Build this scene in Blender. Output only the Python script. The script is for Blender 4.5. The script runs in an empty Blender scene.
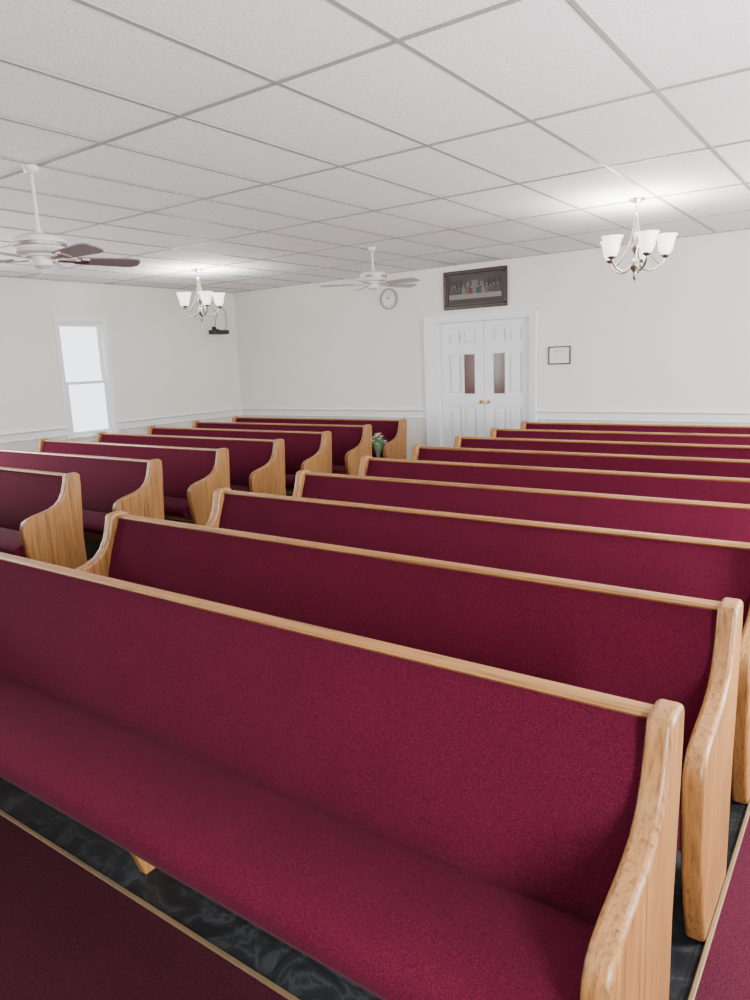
import bpy, math, random
from mathutils import Matrix, Vector
random.seed(3)
C=bpy.context.collection
H=2.75; CH=1.593
XL=-8.74; XR=1.2; YB=8.475; YF=-2.6

# ---------------------------------------------------------------- materials
def new_mat(name):
    m=bpy.data.materials.new(name); m.use_nodes=True
    nt=m.node_tree; b=nt.nodes['Principled BSDF']
    return m,nt,b
def simple(name,col,rough=.5,metal=0,emit=None,es=0,coat=0,spec=.5,bump=0,bscale=200):
    m,nt,b=new_mat(name)
    b.inputs['Base Color'].default_value=(*col,1)
    b.inputs['Roughness'].default_value=rough
    b.inputs['Metallic'].default_value=metal
    b.inputs['Coat Weight'].default_value=coat
    b.inputs['Specular IOR Level'].default_value=spec
    if emit:
        b.inputs['Emission Color'].default_value=(*emit,1); b.inputs['Emission Strength'].default_value=es
    if bump:
        tc=nt.nodes.new('ShaderNodeTexCoord'); n=nt.nodes.new('ShaderNodeTexNoise'); n.inputs['Scale'].default_value=bscale
        bp=nt.nodes.new('ShaderNodeBump'); bp.inputs['Strength'].default_value=bump; bp.inputs['Distance'].default_value=.002
        nt.links.new(tc.outputs['Object'],n.inputs['Vector']); nt.links.new(n.outputs['Fac'],bp.inputs['Height']); nt.links.new(bp.outputs['Normal'],b.inputs['Normal'])
    return m
def ramp(nt,src,stops):
    r=nt.nodes.new('ShaderNodeValToRGB'); e=r.color_ramp.elements
    while len(e)<len(stops): e.new(.5)
    for i,(p,c) in enumerate(stops): e[i].position=p; e[i].color=(*c,1)
    nt.links.new(src,r.inputs['Fac']); return r.outputs['Color']
def wood(name,axis,c1=(.125,.046,.011),c2=(.40,.188,.056),rough=.42):
    m,nt,b=new_mat(name)
    tc=nt.nodes.new('ShaderNodeTexCoord'); oi=nt.nodes.new('ShaderNodeObjectInfo')
    add=nt.nodes.new('ShaderNodeVectorMath'); add.operation='ADD'
    mul=nt.nodes.new('ShaderNodeVectorMath'); mul.operation='SCALE'; mul.inputs['Scale'].default_value=7
    cmb=nt.nodes.new('ShaderNodeCombineXYZ')
    for k in range(3): nt.links.new(oi.outputs['Random'],cmb.inputs[k])
    nt.links.new(cmb.outputs[0],mul.inputs[0]); nt.links.new(tc.outputs['Object'],add.inputs[0]); nt.links.new(mul.outputs[0],add.inputs[1])
    mp=nt.nodes.new('ShaderNodeMapping'); s=[70,46,46]; s[axis]=1.6; mp.inputs['Scale'].default_value=s
    nt.links.new(add.outputs[0],mp.inputs['Vector'])
    n=nt.nodes.new('ShaderNodeTexNoise'); n.inputs['Scale'].default_value=1.6; n.inputs['Detail'].default_value=7; n.inputs['Roughness'].default_value=.68; n.inputs['Distortion'].default_value=.5
    nt.links.new(mp.outputs[0],n.inputs['Vector'])
    col=ramp(nt,n.outputs['Fac'],[(.32,c1),(.47,tuple(a*.35+d*.65 for a,d in zip(c1,c2))),(.62,c2)])
    nt.links.new(col,b.inputs['Base Color']); b.inputs['Roughness'].default_value=rough; b.inputs['Coat Weight'].default_value=.08
    bp=nt.nodes.new('ShaderNodeBump'); bp.inputs['Strength'].default_value=.08; bp.inputs['Distance'].default_value=.002
    nt.links.new(n.outputs['Fac'],bp.inputs['Height']); nt.links.new(bp.outputs['Normal'],b.inputs['Normal'])
    return m
M_endwood=wood('oak_vertical_grain',2); M_rail=wood('oak_long_grain',0)
def fabric(name,c1,c2,sheen=.03,sc=320):
    m,nt,b=new_mat(name)
    tc=nt.nodes.new('ShaderNodeTexCoord')
    n=nt.nodes.new('ShaderNodeTexNoise'); n.inputs['Scale'].default_value=sc; n.inputs['Detail'].default_value=2
    n2=nt.nodes.new('ShaderNodeTexNoise'); n2.inputs['Scale'].default_value=4; n2.inputs['Detail'].default_value=2
    nt.links.new(tc.outputs['Object'],n.inputs['Vector']); nt.links.new(tc.outputs['Object'],n2.inputs['Vector'])
    mx=nt.nodes.new('ShaderNodeMath'); mx.operation='MULTIPLY_ADD'; mx.inputs[1].default_value=.12
    nt.links.new(n2.outputs['Fac'],mx.inputs[0]); nt.links.new(n.outputs['Fac'],mx.inputs[2])
    col=ramp(nt,mx.outputs[0],[(.40,c1),(.74,c2)])
    nt.links.new(col,b.inputs['Base Color']); b.inputs['Roughness'].default_value=.95
    b.inputs['Sheen Weight'].default_value=sheen; b.inputs['Sheen Tint'].default_value=(1,.5,.68,1); b.inputs['Specular IOR Level'].default_value=.08
    bp=nt.nodes.new('ShaderNodeBump'); bp.inputs['Strength'].default_value=.55; bp.inputs['Distance'].default_value=.001
    nt.links.new(n.outputs['Fac'],bp.inputs['Height']); nt.links.new(bp.outputs['Normal'],b.inputs['Normal'])
    return m
M_fab=fabric('burgundy_upholstery',(.046,.0028,.0110),(.104,.0075,.0250),.035)
M_carpet=fabric('burgundy_carpet',(.024,.0045,.0075),(.048,.008,.0145),.01,230)
M_carpet_lit=fabric('burgundy_aisle_carpet',(.042,.006,.014),(.09,.013,.03),.02,230)  # same carpet; stronger light on this aisle is put into the colour
def mat_ceiling():
    m,nt,b=new_mat('acoustic_tile')
    tc=nt.nodes.new('ShaderNodeTexCoord'); mp=nt.nodes.new('ShaderNodeMapping'); mp.inputs['Scale'].default_value=(1,.7,1)
    n=nt.nodes.new('ShaderNodeTexNoise'); n.inputs['Scale'].default_value=125; n.inputs['Detail'].default_value=4; n.inputs['Roughness'].default_value=.7
    nt.links.new(tc.outputs['Object'],mp.inputs['Vector']); nt.links.new(mp.outputs[0],n.inputs['Vector'])
    col=ramp(nt,n.outputs['Fac'],[(.34,(.56,.53,.535)),(.44,(.86,.83,.83)),(.6,(.92,.89,.89))])
    nt.links.new(col,b.inputs['Base Color']); b.inputs['Roughness'].default_value=.85
    bp=nt.nodes.new('ShaderNodeBump'); bp.inputs['Strength'].default_value=.4; bp.inputs['Distance'].default_value=.0015
    nt.links.new(n.outputs['Fac'],bp.inputs['Height']); nt.links.new(bp.outputs['Normal'],b.inputs['Normal'])
    return m
M_ceil=mat_ceiling()
def mat_marble():
    m,nt,b=new_mat('black_marble_vinyl')
    tc=nt.nodes.new('ShaderNodeTexCoord')
    n=nt.nodes.new('ShaderNodeTexNoise'); n.inputs['Scale'].default_value=7; n.inputs['Detail'].default_value=9; n.inputs['Distortion'].default_value=1.0
    nt.links.new(tc.outputs['Object'],n.inputs['Vector'])
    col=ramp(nt,n.outputs['Fac'],[(.38,(.006,.007,.009)),(.465,(.013,.015,.017)),(.50,(.032,.036,.040)),(.535,(.013,.015,.017)),(.64,(.006,.007,.009))])
    br=nt.nodes.new('ShaderNodeTexBrick'); br.offset=0; br.inputs['Scale'].default_value=1; br.inputs['Brick Width'].default_value=.3048; br.inputs['Row Height'].default_value=.3048
    br.inputs['Mortar Size'].default_value=.002; br.inputs['Color1'].default_value=(1,1,1,1); br.inputs['Color2'].default_value=(.75,.75,.75,1); br.inputs['Mortar'].default_value=(.3,.3,.3,1)
    nt.links.new(tc.outputs['Object'],br.inputs['Vector'])
    mx=nt.nodes.new('ShaderNodeMix'); mx.data_type='RGBA'; mx.blend_type='MULTIPLY'; mx.inputs['Factor'].default_value=1
    nt.links.new(col,mx.inputs['A']); nt.links.new(br.outputs['Color'],mx.inputs['B']); nt.links.new(mx.outputs['Result'],b.inputs['Base Color'])
    b.inputs['Roughness'].default_value=.55; b.inputs['Specular IOR Level'].default_value=.22
    return m
M_marble=mat_marble()
M_wall=simple('cream_wall_paint',(.84,.822,.757),.75,bump=.1,bscale=90)
M_trim=simple('white_gloss_trim',(.88,.895,.91),.4)
M_grid=simple('ceiling_grid_metal',(.33,.305,.30),.45)
M_nickel=simple('brushed_nickel',(.50,.46,.40),.28,1)
M_brass=simple('brass',(.75,.52,.18),.3,1)
M_strip=simple('gold_carpet_strip',(.27,.19,.10),.5,.6)
M_door=simple('door_white_paint',(.88,.90,.92),.4)
M_redglass=simple('dark_red_door_glass',(.10,.03,.025),.15,spec=.3)
M_pane=simple('frosted_window_glass',(.5,.55,.6),.4,emit=(.88,.94,1.0),es=2.8)  # emission put into the glass for daylight from behind
M_shade=simple('opal_glass_shade',(.9,.9,.88),.35,emit=(1,.98,.94),es=2.3)
M_fanw=simple('fan_white_enamel',(.72,.70,.66),.35)
M_fanblade=simple('fan_blade_grey_white',(.50,.47,.46),.4)
M_fandark=simple('fan_blade_mauve_brown',(.21,.17,.175),.25)
M_black=simple('black_plastic',(.02,.02,.022),.4)
M_frame=simple('dark_carved_frame',(.035,.022,.018),.35,bump=.5,bscale=80)
M_white=simple('white_paper',(.85,.85,.83),.6)
M_steel=simple('grey_clock_rim',(.30,.33,.38),.35,.3)

# ---------------------------------------------------------------- helpers
def link(o,parent=None):
    C.objects.link(o)
    if parent: o.parent=parent
    return o
def empty(name,loc=(0,0,0)):
    e=bpy.data.objects.new(name,None); e.empty_display_size=.1; e.location=loc; C.objects.link(e); return e
def mesh(name,v,f,mat,smooth=False,ang=35):
    me=bpy.data.meshes.new(name); me.from_pydata([tuple(p) for p in v],[],f); me.update()
    import bmesh
    bm=bmesh.new(); bm.from_mesh(me); bmesh.ops.recalc_face_normals(bm,faces=bm.faces); bm.to_mesh(me); bm.free()
    me.materials.append(mat)
    if smooth:
        me.shade_smooth(); me.set_sharp_from_angle(angle=math.radians(ang))
    return me
def obj(name,me,parent=None,loc=None,bevel=0,seg=2):
    o=bpy.data.objects.new(name,me); link(o,parent)
    if loc: o.location=loc
    if bevel:
        b=o.modifiers.new('bevel','BEVEL'); b.width=bevel; b.segments=seg; b.limit_method='ANGLE'; b.angle_limit=math.radians(40); b.harden_normals=False
    return o
def boxdata(bs):
    v=[];f=[]
    for (x0,x1,y0,y1,z0,z1) in bs:
        k=len(v)
        v+=[(x0,y0,z0),(x1,y0,z0),(x1,y1,z0),(x0,y1,z0),(x0,y0,z1),(x1,y0,z1),(x1,y1,z1),(x0,y1,z1)]
        f+=[tuple(k+i for i in q) for q in [(0,3,2,1),(4,5,6,7),(0,1,5,4),(1,2,6,5),(2,3,7,6),(3,0,4,7)]]
    return v,f
def boxes(name,bs,mat,parent=None,bevel=0,loc=None):
    v,f=boxdata(bs); return obj(name,mesh(name,v,f,mat),parent,loc,bevel)
def prism_mesh(name,prof,x0,x1,mat,smooth=True,ang=30,segs=1):
    n=len(prof); v=[];f=[]
    for s in range(segs+1):
        x=x0+(x1-x0)*s/segs
        v+=[(x,y,z) for y,z in prof]
    for s in range(segs):
        for i in range(n):
            j=(i+1)%n; f.append((s*n+i,s*n+j,(s+1)*n+j,(s+1)*n+i))
    f.append(tuple(range(n))); f.append(tuple(range(segs*n,segs*n+n)))
    return mesh(name,v,f,mat,smooth,ang)
def lathe(name,prof,mat,parent=None,loc=None,n=28,ang=40):
    v=[];f=[]
    for r,z in prof:
        for i in range(n):
            a=2*math.pi*i/n; v.append((r*math.cos(a),r*math.sin(a),z))
    for k in range(len(prof)-1):
        for i in range(n):
            j=(i+1)%n; f.append((k*n+i,k*n+j,(k+1)*n+j,(k+1)*n+i))
    me=bpy.data.meshes.new(name); me.from_pydata(v,[],f)
    me.materials.append(mat)
    import bmesh
    bm=bmesh.new(); bm.from_mesh(me); bmesh.ops.remove_doubles(bm,verts=bm.verts,dist=1e-5); bmesh.ops.recalc_face_normals(bm,faces=bm.faces); bm.to_mesh(me); bm.free()
    me.shade_smooth(); me.set_sharp_from_angle(angle=math.radians(ang))
    return obj(name,me,parent,loc)
def smoothpath(pts,n=8):
    P=[Vector(p) for p in pts]; out=[]
    for i in range(len(P)-1):
        p0=P[max(i-1,0)];p1=P[i];p2=P[i+1];p3=P[min(i+2,len(P)-1)]
        for k in range(n):
            t=k/n; out.append(.5*((2*p1)+(p2-p0)*t+(2*p0-5*p1+4*p2-p3)*t*t+(3*p1-p0-3*p2+p3)*t**3))
    out.append(P[-1]); return out
def tube(name,pts,r,mat,parent=None,n=8,smooth=True):
    P=smoothpath(pts) if smooth else [Vector(p) for p in pts]
    v=[];f=[]; up=Vector((.13,.21,.97)).normalized()
    for i,p in enumerate(P):
        t=(P[min(i+1,len(P)-1)]-P[max(i-1,0)]).normalized()
        a=t.cross(up)
        if a.length<1e-3: a=t.cross(Vector((1,0,0)))
        a.normalize(); b=t.cross(a)
        for k in range(n):
            w=2*math.pi*k/n; v.append(p+a*r*math.cos(w)+b*r*math.sin(w))
    for i in range(len(P)-1):
        for k in range(n):
            j=(k+1)%n; f.append((i*n+k,i*n+j,(i+1)*n+j,(i+1)*n+k))
    f.append(tuple(range(n))); f.append(tuple(range((len(P)-1)*n,len(P)*n)))
    return obj(name,mesh(name,v,f,mat,True,60),parent)
def holed(u0,u1,v0,v1,holes):
    us=sorted({u0,u1,*[h[0] for h in holes],*[h[1] for h in holes]}); vs=sorted({v0,v1,*[h[2] for h in holes],*[h[3] for h in holes]})
    out=[]
    for a,b in zip(us,us[1:]):
        run=None
        for c,d in zip(vs,vs[1:]):
            mu,mv=(a+b)/2,(c+d)/2
            if any(h[0]<mu<h[1] and h[2]<mv<h[3] for h in holes):
                if run: out.append((a,b,*run)); run=None
            else: run=(run[0],d) if run else (c,d)
        if run: out.append((a,b,*run))
    return out

# ---------------------------------------------------------------- room shell
WT=.14
win_l=[(5.36,6.01,.75,2.24),(2.26,2.91,.75,2.24),(-.84,-.19,.75,2.24)]  # first is in view; the other two are unseen, added for light
win_r_added=[(5.36,6.01,.75,2.24),(2.26,2.91,.75,2.24),(-.84,-.19,.75,2.24)]  # unseen windows, made up to bring light in from the right
DX0,DX1,DZ=-4.957,-3.642,2.045
boxes('floor',[(XL-WT,XR+WT,YF,YB+WT,-.1,0)],M_marble)
boxes('carpet_front',[(XL,XR,YF,1.095,.0,.012)],M_carpet)
boxes('carpet_side_aisle',[(-.275,XR,1.095,YB-.02,.0,.012)],M_carpet_lit)
boxes('trim_1',[(XL,-.27,1.09,1.106,.0,.015),(-.284,-.27,1.106,YB-.02,.0,.015)],M_strip,bevel=.003)
boxes('ceiling',[(XL-WT,XR+WT,YF,YB+WT,H,H+.08)],M_ceil)
boxes('wall_left',[(XL-WT,XL,a,b,c,d) for a,b,c,d in holed(YF,YB,0,H,win_l)],M_wall)
boxes('wall_right',[(XR,XR+WT,a,b,c,d) for a,b,c,d in holed(YF,YB,0,H,win_r_added)],M_wall)
boxes('wall_back',[(a,b,YB,YB+WT,c,d) for a,b,c,d in holed(XL-WT,XR+WT,0,H,[(DX0,DX1,0,DZ)])],M_wall)
# suspended ceiling grid
gb=[];gw=.0105;gt=.005
i=-20
while True:
    x=-1.577+.61*i
    if x>XR: break
    if x>XL+.03: gb.append((x-gw,x+gw,YF,YB,H-gt,H+.002))
    i+=1
for j in range(-6,8):
    y=2.4626+1.22*j
    if YF<y<YB: gb.append((XL,XR,y-gw,y+gw,H-gt-.0006,H+.002))
gb+=[(XL,XL+.022,YF,YB,H-.006,H+.002),(XL,XR,YB-.022,YB,H-.006,H+.002)]
boxes('trim_ceiling_grid',gb,M_grid)
# chair rail
def rail_prof():
    return [(0,.775),(-.014,.775),(-.020,.788),(-.014,.80),(-.008,.805),(-.008,.862),(-.014,.868),(-.030,.876),(-.036,.888),(-.030,.898),(0,.90)]
def rail_back(name,x0,x1):
    me=prism_mesh(name,[(y,z) for y,z in rail_prof()],x0,x1,M_trim,True,25); return obj(name,me,None,(0,YB,0))
rail_back('trim_2',XL,-5.14); rail_back('trim_3',-3.555,XR)
me=prism_mesh('trim_4',rail_prof(),0,5.30-YF,M_trim,True,25); o=obj('trim_4',me,None,(XL,YF,0)); o.rotation_euler=(0,0,math.pi/2)
me=prism_mesh('trim_5',rail_prof(),0,YB-6.07,M_trim,True,25); o=obj('trim_5',me,None,(XL,6.07,0)); o.rotation_euler=(0,0,math.pi/2)
boxes('baseboard_back',[(XL,-5.14,YB-.015,YB,0,.11),(-3.555,XR,YB-.015,YB,0,.11)],M_trim,bevel=.004)
boxes('baseboard_left',[(XL,XL+.015,YF,YB-.015,0,.11)],M_trim,bevel=.004)

# ---------------------------------------------------------------- windows
def window(name,side,y0,y1,z0,z1):
    X=XL if side<0 else XR; s=1 if side<0 else -1
    e=empty(name,(X,(y0+y1)/2,z0)); w=(y1-y0)/2; h=z1-z0
    def bx(n,bs,mat,bev=.004):
        out=[]
        for a,b,c,d,g,k in bs:
            xa,xb=sorted((a*s,b*s)); out.append((xa,xb,c,d,g,k))
        return boxes(n,out,mat,e,bev)
    t=.065
    bx('casing',[(0,.024,-w-t,-w,-.02,h+t),(0,.024,w,w+t,-.02,h+t),(0,.026,-w,w,h,h+t),(0,.02,-w-t,w+t,-.085,-.02)],M_trim)
    bx('sill',[(-.05,.05,-w-t-.02,w+t+.02,-.022,.004)],M_trim)
    bx('jamb',[(-.14,0,-w,-w+.015,0,h),(-.14,0,w-.015,w,0,h),(-.14,0,-w,w,h-.015,h)],M_trim)
    hm=h*.47
    bx('lower_sash',[(-.055,-.02,-w+.015,-w+.06,.0,hm+.02),(-.055,-.02,w-.06,w-.015,.0,hm+.02),(-.055,-.02,-w+.06,w-.06,0,.06),(-.055,-.018,-w+.06,w-.06,hm-.02,hm+.02)],M_trim)
    bx('upper_sash',[(-.095,-.06,-w+.015,-w+.055,hm-.02,h-.015),(-.095,-.06,w-.055,w-.015,hm-.02,h-.015),(-.095,-.06,-w+.055,w-.055,h-.06,h-.015),(-.095,-.06,-w+.055,w-.055,hm-.02,hm+.02)],M_trim)
    bx('lower_pane',[(-.04,-.035,-w+.06,w-.06,.06,hm-.02)],M_pane,0)
    bx('upper_pane',[(-.08,-.075,-w+.055,w-.055,hm+.02,h-.06)],M_pane,0)
n=1
for wv in win_l: window('window_%d'%n,-1,*wv); n+=1
for wv in win_r_added: window('window_%d'%n,1,*wv); n+=1

# ---------------------------------------------------------------- double door
boxes('trim_door_casing',[(-5.14,DX0-.02,YB-.022,YB,0,2.13),(DX1+.02,-3.555,YB-.022,YB,0,2.13),(DX0-.02,DX1+.02,YB-.022,YB,DZ+.01,2.13),
   (-5.15,-5.12,YB-.036,YB,0,2.145),(-3.575,-3.545,YB-.036,YB,0,2.145),(-5.15,-3.545,YB-.038,YB,2.118,2.148),
   (DX0-.02,DX0+.012,YB-.01,YB+WT,0,DZ),(DX1-.012,DX1+.02,YB-.01,YB+WT,0,DZ),(DX0-.02,DX1+.02,YB-.01,YB+WT,DZ-.012,DZ+.012)],M_trim,bevel=.004)
def leaf(name,x0,x1,glass_right):
    e=empty(name,(x0,YB+.055,0)); w=x1-x0
    c1=(.115,.115+.19); c2=(w-.115-.19,w-.115)
    cols=[c1,c2]; rows=[(.20,.93),(1.09,1.63),(1.745,1.93)]
    holes=[(a,b,c,d) for a,b in cols for c,d in rows]
    boxes('stile_and_rail_frame',[(a,b,0,.045,c,d) for a,b,c,d in holed(0,w,.008,DZ-.015,holes)],M_door,e)
    gcol=c2 if glass_right else c1
    pan=[];fld=[];gl=[];gf=[]
    for a,b,c,d in holes:
        if (a,b)==gcol and abs(c-1.09)<.01:
            gl.append((a,b,.014,.022,c,d))
            gf+= [(a-.008,a+.014,-.006,.02,c-.008,d+.008),(b-.014,b+.008,-.006,.02,c-.008,d+.008),(a,b,-.006,.02,c-.008,c+.014),(a,b,-.006,.02,d-.014,d+.008)]
        else:
            pan.append((a,b,.030,.044,c,d)); fld.append((a+.03,b-.03,.008,.032,c+.03,d-.03))
    boxes('recessed_panels',pan,M_door,e); boxes('raised_fields',fld,M_door,e,bevel=.014)
    boxes('glass_light',gl,M_redglass,e); boxes('glass_bead',gf,M_door,e,bevel=.003)
    kx=w-.05 if glass_right else .05
    k=lathe('knob',[(0,0),(.026,0),(.026,.006),(.010,.012),(.010,.030),(.020,.038),(.025,.05),(.020,.060),(0,.064)],M_brass,e,(kx,0,1.0),20); k.rotation_euler=(math.pi/2,0,0)
leaf('door_1',DX0+.014,-4.304,True); leaf('door_2',-4.296,DX1-.014,False)

# ---------------------------------------------------------------- pews
L2=1.39+.0; ET=.053
END=[(.045,0),(.04,.20),(.035,.42),(.05,.62),(.062,.80),(.062,.868),(.055,.882),(.038,.889),(-.018,.889),(-.036,.884),(-.047,.868),
     (-.058,.82),(-.075,.765),(-.102,.718),(-.14,.685),(-.19,.664),(-.25,.650),(-.31,.638),(-.355,.624),(-.385,.604),(-.402,.575),(-.408,.54),
     (-.402,.48),(-.392,.40),(-.37,.28),(-.33,.14),(-.27,0)]
me_endL=prism_mesh('pew_end',END,-L2-ET,-L2,M_endwood,True,28)
me_endR=prism_mesh('pew_end',END,L2,L2+ET,M_endwood,True,28)
SEAT=[(-.10,.425),(-.16,.440),(-.25,.450),(-.34,.455),(-.40,.452),(-.435,.440),(-.455,.418),(-.457,.388),(-.445,.362),(-.415,.350),(-.05,.350),(-.05,.42)]
me_seat=prism_mesh('seat_cushion',SEAT,-L2,L2,M_fab,True,50)
BACK=[(-.112,.425),(-.118,.47),(-.108,.54),(-.088,.62),(-.060,.71),(-.030,.79),(-.010,.835),(-.002,.866),(.02,.866),(.012,.80),(-.03,.60),(-.06,.43),(-.07,.40),(-.10,.40)]
me_back=prism_mesh('back_cushion',BACK,-L2,L2,M_fab,True,50)
me_bpan=prism_mesh('rear_panel',[(-.06,.36),(-.03,.60),(.012,.80),(.018,.860),(.030,.860),(.026,.80),(-.008,.60),(-.038,.36)],-L2,L2,M_rail,True,30)
me_rail=prism_mesh('top_rail',[(-.008,.862),(-.012,.867),(-.009,.875),(-.002,.878),(.026,.878),(.033,.873),(.033,.860),(.02,.856),(-.002,.857)],-L2,L2,M_rail,True,30)
v,f=boxdata([(-L2,L2,-.33,-.31,.30,.352),(-L2,L2,-.09,-.06,.30,.352)])
me_under=mesh('seat_frame',v,f,M_rail)
me_sup=prism_mesh('center_support',[(-.29,.352),(-.245,.12),(-.205,0),(.02,0),(.02,.30),(-.04,.352)],-.122,-.092,M_endwood,True,30)
me_book=mesh('lower_rear_rail',*boxdata([(-L2,L2,.0,.025,.10,.19)]),M_rail)
def pew(cx,y):
    e=empty('church_pew',(cx,y,0))
    for nm,me,bv in (('end_panel_1',me_endL,.012),('end_panel_2',me_endR,.012),('seat_cushion',me_seat,0),('back_cushion',me_back,0),('rear_panel',me_bpan,0),('top_rail',me_rail,0),('seat_frame',me_under,.003),('center_support',me_sup,.003),('lower_rear_rail',me_book,.003)):
        obj(nm,me,e,None,bv,3)
for k in range(9):
    pew(-.338-L2,1.3945+.7221*k)
for k in range(9):
    pew(-4.73-L2,1.3945+.7221*k)

# ---------------------------------------------------------------- ceiling fans
def fan(x,y,drop,rot,bl_mat,ms=1.0):
    e=empty('ceiling_fan',(x,y,H))
    lathe('canopy',[(0,0),(.045,0),(.045,-.012),(.034,-.035),(.016,-.045),(0,-.045)],M_fanw,e)
    lathe('downrod',[(0,-.04),(.011,-.04),(.011,-drop+.07),(0,-drop+.07)],M_fanw,e,None,12)
    z=-drop
    S=lambda pr:[(r*ms,z+(q-z)) for r,q in pr]
    lathe('motor_housing',S([(0,z+.080),(.025,z+.080),(.032,z+.062),(.10,z+.056),(.132,z+.042),(.142,z+.025),(.142,z-.022),(.13,z-.040),(.085,z-.050),(.085,z-.060),(0,z-.060)]),M_fanw,e,None,36,30)
    lathe('housing_band',S([(.1425,z+.014),(.146,z+.011),(.146,z-.008),(.1425,z-.011)]),M_nickel,e,None,36)
    lathe('switch_housing',[(0,z-.058),(.055,z-.058),(.058,z-.075),(.055,z-.11),(.03,z-.125),(0,z-.128)],M_fanw,e,None,24)
    out=[(.0,-.045),(.04,-.052),(.30,-.066),(.345,-.062),(.372,-.045),(.382,0),(.372,.045),(.345,.062),(.30,.066),(.04,.052),(.0,.045)]
    nn=len(out); v=[(a,b,-.004) for a,b in out]+[(a,b,.004) for a,b in out]
    f=[tuple(range(nn)),tuple(range(nn,2*nn))]+[(i,(i+1)%nn,nn+(i+1)%nn,nn+i) for i in range(nn)]
    me=mesh('blade',v,f,bl_mat)
    vi,fi=boxdata([(-.10,.05,-.016,.016,-.010,-.004),(.03,.075,-.035,.035,-.010,-.004)])
    mi=mesh('blade_iron',vi,fi,M_nickel)
    for k in range(5):
        a=math.radians(rot+72*k)
        for nm,m_ in (('blade_%d'%(k+1),me),('blade_iron_%d'%(k+1),mi)):
            o=obj(nm,m_,e); o.matrix_local=Matrix.Rotation(a,4,'Z')@Matrix.Translation((.185,0,z-.072))@Matrix.Rotation(math.radians(-13),4,'X')
    for sx in (.03,-.03):
        tube('pull_chain',[(sx,-.03,z-.12),(sx,-.03,z-.17)],.0018,M_nickel,e,6,False)
fan(-4.06,2.44,.435,70,M_fandark)
fan(-4.52,6.42,.30,-1,M_fanblade)

# ---------------------------------------------------------------- chandeliers
def chandelier(x,y,rot,en=9):
    e=empty('chandelier',(x,y,H))
    lathe('ceiling_canopy',[(0,0),(.06,0),(.058,-.012),(.03,-.026),(.01,-.032),(0,-.032)],M_nickel,e)
    for i in range(2):
        pts=[]
        for k in range(17):
            a=2*math.pi*k/16; p=Vector((.011*math.cos(a),0,.016*math.sin(a)-.045-.024*i))
            if i: p=Vector((p.y,p.x,p.z))
            pts.append(p)
        tube('chain_link',pts,.0028,M_nickel,e,6,False)
    lathe('body_column',[(0,-.085),(.008,-.085),(.022,-.10),(.013,-.12),(.009,-.15),(.010,-.24),(.020,-.26),(.034,-.30),(.040,-.34),(.030,-.38),(.013,-.41),(.013,-.44),(.036,-.46),(.044,-.49),(.036,-.52),(.016,-.55),(.011,-.57),(.018,-.585),(.013,-.60),(0,-.625)],M_nickel,e)
    for k in range(5):
        a=math.radians(rot+72*k); R=Matrix.Rotation(a,3,'Z')
        P=lambda r,z:tuple(R@Vector((r,0,z)))
        tube('arm_%d'%(k+1),[P(.03,-.48),P(.06,-.525),(P(.11,-.545)),P(.17,-.525),P(.21,-.485),P(.225,-.45)],.009,M_nickel,e)
        tube('scroll_%d'%(k+1),[P(.012,-.13),P(.025,-.22),P(.05,-.31),P(.095,-.40),P(.15,-.47),P(.19,-.505)],.0062,M_nickel,e)
        lathe('cup_%d'%(k+1),[(0,-.462),(.012,-.46),(.03,-.448),(.034,-.435),(.02,-.43),(0,-.43)],M_nickel,e,P(.225,0))
        lathe('shade_%d'%(k+1),[(.022,-.438),(.036,-.425),(.051,-.40),(.058,-.37),(.062,-.34),(.071,-.310),(.086,-.285),(.083,-.285),(.068,-.310),(.059,-.34),(.054,-.37),(.047,-.40),(.03,-.422),(0,-.43)],M_shade,e,P(.225,0),32,80)
        l=bpy.data.lights.new('bulb','POINT'); l.energy=en; l.shadow_soft_size=.03; l.color=(1,.98,.95)
        lo=bpy.data.objects.new('bulb_%d'%(k+1),l); link(lo,e); lo.location=P(.225,-.30)
chandelier(-1.72,6.07,20,16)
chandelier(-6.89,6.12,50,16)
chandelier(-1.72,-.9,10,9)  # unseen chandelier, added to brighten the near ceiling
chandelier(-6.89,-.9,30,8)  # second unseen one, also added for light on the ceiling

# ---------------------------------------------------------------- wall objects
# last supper picture
e=empty('last_supper_picture',(-4.384,YB,2.43)); w,h=.45,.24
boxes('frame',[(-w,w,-.035,0,h-.05,h),(-w,w,-.035,0,-h,-h+.05),(-w,-w+.05,-.035,0,-h+.05,h-.05),(w-.05,w,-.035,0,-h+.05,h-.05)],M_frame,e,bevel=.01)
boxes('inner_gilt_frame',[(-w+.05,w-.05,-.028,0,h-.060,h-.05),(-w+.05,w-.05,-.028,0,-h+.05,-h+.060),(-w+.05,-w+.060,-.028,0,-h+.05,h-.05),(w-.060,w-.05,-.028,0,-h+.05,h-.05)],simple('tarnished_gilt',(.11,.085,.06),.4,.4),e,bevel=.002)
boxes('canvas',[(-w+.05,w-.05,-.012,0,-h+.05,h-.05)],simple('dark_painted_background',(.045,.038,.036),.5,bump=.2,bscale=30),e)
boxes('painted_wall_hangings',[(x-.02,x+.02,-.0135,-.012,.02,.13) for x in (-.34,-.27,-.20,.20,.27,.34)],simple('painted_hanging',(.03,.026,.028),.6),e)
boxes('painted_windows',[(-.045,.045,-.014,-.012,.02,.11),(-.12,-.075,-.014,-.012,.03,.09),(.075,.12,-.014,-.012,.03,.09)],simple('painted_sky',(.12,.14,.15),.6),e)
boxes('painted_table',[(-.37,.37,-.0165,-.012,-.115,-.055)],simple('painted_tablecloth',(.22,.21,.20),.6),e)
boxes('painted_foreground',[(-.38,.38,-.0160,-.012,-.17,-.115)],simple('painted_floor',(.05,.038,.035),.6),e)
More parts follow.
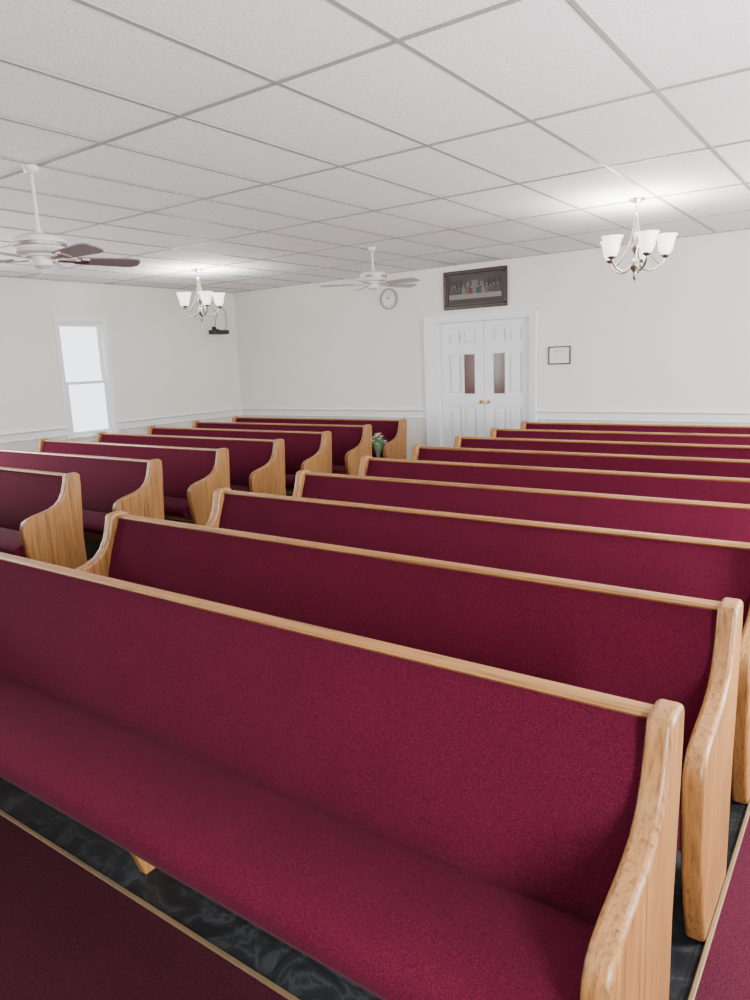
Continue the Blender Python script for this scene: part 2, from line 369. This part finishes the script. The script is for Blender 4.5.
robes=[simple('painted_robe_%d'%i,c,.6) for i,c in enumerate([(.12,.045,.04),(.055,.06,.09),(.13,.10,.065),(.06,.07,.055),(.17,.155,.14)])]
M_skinp=simple('painted_skin',(.28,.18,.13),.6)
for i in range(13):
    x=-.33+.055*i+.008*math.sin(i*5); hh=.028+.014*math.sin(i*2.3)
    if i==6: hh=.055
    v=[(x-.028,-.0155,-.06),(x+.028,-.0155,-.06),(x+.026,-.0155,hh-.03),(x+.012,-.0155,hh-.002),(x-.012,-.0155,hh-.002),(x-.026,-.0155,hh-.03)]
    obj('painted_apostle_robe_%d'%(i+1),mesh('robe',v,[(0,1,2,3,4,5)],robes[(i*3+(i==6))%5]),e)
    d=lathe('painted_apostle_head_%d'%(i+1),[(0,0),(.011,0),(.011,.003),(0,.004)],M_skinp,e,(x+.006*math.sin(i*4),-.014,hh+.010),12); d.rotation_euler=(math.pi/2,0,0)
    boxes('painted_plate_%d'%(i+1),[(x-.010,x+.010,-.018,-.016,-.070,-.064)],M_skinp,e)
# wall clock
e=empty('wall_clock',(-5.71,YB,2.41))
c=lathe('rim',[(.118,0),(.14,0),(.142,.02),(.136,.03),(.124,.032),(.120,.018)],M_steel,e,None,48); c.rotation_euler=(math.pi/2,0,0)
c=lathe('dial',[(0,.012),(.121,.012)],M_white,e,None,48); c.rotation_euler=(math.pi/2,0,0)
tk=[]
for i in range(12):
    a=math.radians(30*i); x,z=.098*math.cos(a),.098*math.sin(a); q=.005; tk.append((x-q,x+q,-.0145,-.012,z-q*1.3,z+q*1.3))
boxes('numerals',tk,M_black,e)
hnd=boxes('hour_hand',[(-.004,.004,-.017,-.015,-.01,.055)],M_black,e); hnd.rotation_euler=(0,math.radians(-60),0)
hnd=boxes('minute_hand',[(-.003,.003,-.019,-.017,-.01,.085)],M_black,e); hnd.rotation_euler=(0,math.radians(25),0)
# framed certificate
e=empty('framed_certificate',(-3.26,YB,1.56)); w,h=.14,.108
boxes('frame',[(-w,w,-.02,0,h-.016,h),(-w,w,-.02,0,-h,-h+.016),(-w,-w+.016,-.02,0,-h+.016,h-.016),(w-.016,w,-.02,0,-h+.016,h-.016)],simple('pewter_frame',(.10,.10,.11),.4,.3),e,bevel=.003)
boxes('paper',[(-w+.016,w-.016,-.008,0,-h+.016,h-.016)],M_white,e)
boxes('printed_lines',[(-.06,.06,-.0095,-.008,.045,.055),(-.08,.08,-.0095,-.008,.018,.022),(-.08,.08,-.0095,-.008,.0,.004),(-.06,.06,-.0095,-.008,-.02,-.016),(-.08,-.02,-.0095,-.008,-.055,-.052),(.02,.08,-.0095,-.008,-.055,-.052)],simple('grey_ink',(.35,.35,.38),.7),e)
# switch
e=empty('light_switch_plate',(-5.26,YB,1.40))
boxes('plate',[(-.036,.036,-.006,0,-.058,.058)],M_white,e,bevel=.003); boxes('toggle',[(-.006,.006,-.018,-.006,-.004,.016)],M_white,e,bevel=.002)
# unidentified black device on left wall near corner, with hanging cable
e=empty('wall_mounted_speaker',(XL,8.0,2.12))
boxes('mount_arm',[(0,.10,-.02,.02,.02,.05),(0,.012,-.04,.04,-.02,.09)],M_black,e,bevel=.003)
boxes('cabinet',[(.04,.19,-.15,.15,-.035,.03)],M_black,e,bevel=.012)
tube('cable',[(.01,.05,.03),(.012,.16,.0),(.012,.24,.06),(.012,.27,.20),(.012,.26,.32),(.012,.18,.38),(.012,.08,.28),(.012,.02,.10)],.004,M_black,e)

# ---------------------------------------------------------------- bouquet
e=empty('flower_bouquet',(-4.88,6.90,.455)); e.scale=(1.45,1.45,1.35)
M_leaf=simple('leaf_green',(.14,.32,.14),.5); M_pet=simple('white_petals',(.9,.9,.86),.6); M_yel=simple('flower_center',(.7,.5,.1),.6)
M_wrap=simple('green_wrapping_paper',(.34,.52,.38),.5)
lathe('wrapping_cone',[(0,0),(.016,0),(.020,.03),(.034,.08),(.048,.115),(.045,.115),(.028,.07),(0,.04)],M_wrap,e,None,14,20)
for i in range(18):
    a=random.uniform(0,6.28); t=random.uniform(.04,.075); z=random.uniform(.10,.19)
    dx,dy=math.cos(a),math.sin(a); px,py=-dy,dx
    b=(dx*.015,dy*.015,.075); tip=(dx*t,dy*t,z); m1=((b[0]+tip[0])/2,(b[1]+tip[1])/2,(b[2]+tip[2])/2+.02); ww=.014
    obj('leaf_%d'%(i+1),mesh('leaf',[b,(m1[0]+px*ww,m1[1]+py*ww,m1[2]),tip,(m1[0]-px*ww,m1[1]-py*ww,m1[2]),m1],[(0,1,4),(1,2,4),(2,3,4),(3,0,4)],M_leaf),e)
for i in range(12):
    a=i*2.4; rr=.012+.0055*i; cx,cy,cz=rr*math.cos(a),rr*math.sin(a),.20-.008*i
    tube('stem_%d'%(i+1),[(cx*.3,cy*.3,.06),(cx*.8,cy*.8,cz*.7),(cx,cy,cz)],.002,M_leaf,e,5,False)
    v=[(cx,cy,cz)];f=[]
    for k in range(6):
        b=k*math.pi/3
        for db,rd,dz in ((-.4,.018,.008),(0,.026,.016),(.4,.018,.008)):
            v.append((cx+rd*math.cos(b+db),cy+rd*math.sin(b+db),cz+dz))
        n0=1+3*k; f.append((0,n0,n0+1,n0+2))
    obj('blossom_%d'%(i+1),mesh('blossom',v,f,M_pet),e)
    lathe('blossom_center_%d'%(i+1),[(0,.0),(.007,.002),(.005,.009),(0,.011)],M_yel,e,(cx,cy,cz),8)

# ---------------------------------------------------------------- added window fill and world light
def area(name,loc,sx,sy,rotm,en,col=(1,1,1)):
    l=bpy.data.lights.new(name,'AREA'); l.shape='RECTANGLE'; l.size=sx; l.size_y=sy; l.energy=en; l.color=col
    o=bpy.data.objects.new(name,l); C.objects.link(o); o.location=loc; o.rotation_euler=rotm; return o
for wv in win_r_added: area('window_daylight',(XR-.06,(wv[0]+wv[1])/2,1.5),1.35,.6,(0,math.radians(90),0),185,(.99,.985,1))  # lamps added at the made-up right windows to fill the room
for wv in win_l[1:]: area('window_daylight',(XL+.06,(wv[0]+wv[1])/2,1.5),1.35,.6,(0,math.radians(-90),0),160,(.99,.985,1))  # lamps added at the unseen left windows for more fill
w=bpy.data.worlds.new('World'); bpy.context.scene.world=w; w.use_nodes=True
w.node_tree.nodes['Background'].inputs['Color'].default_value=(.98,.98,1,1); w.node_tree.nodes['Background'].inputs['Strength'].default_value=.6

# ---------------------------------------------------------------- camera
f_px=714.84; yaw,pitch,roll=.6231,.1933,.0406
cy,sy,cp,sp=math.cos(yaw),math.sin(yaw),math.cos(pitch),math.sin(pitch)
F=Vector((-sy*cp,cy*cp,-sp)); R=Vector((cy,sy,0)); D=F.cross(R)
cr,sr=math.cos(roll),math.sin(roll); R2=cr*R+sr*D; D2=-sr*R+cr*D
cam=bpy.data.cameras.new('camera'); co=bpy.data.objects.new('camera',cam); C.objects.link(co); bpy.context.scene.camera=co
cam.sensor_fit='VERTICAL'; cam.sensor_height=24; cam.lens=24*f_px/1000; cam.clip_start=.02
co.matrix_world=Matrix(((R2[0],-D2[0],-F[0],0),(R2[1],-D2[1],-F[1],0),(R2[2],-D2[2],-F[2],CH),(0,0,0,1)))
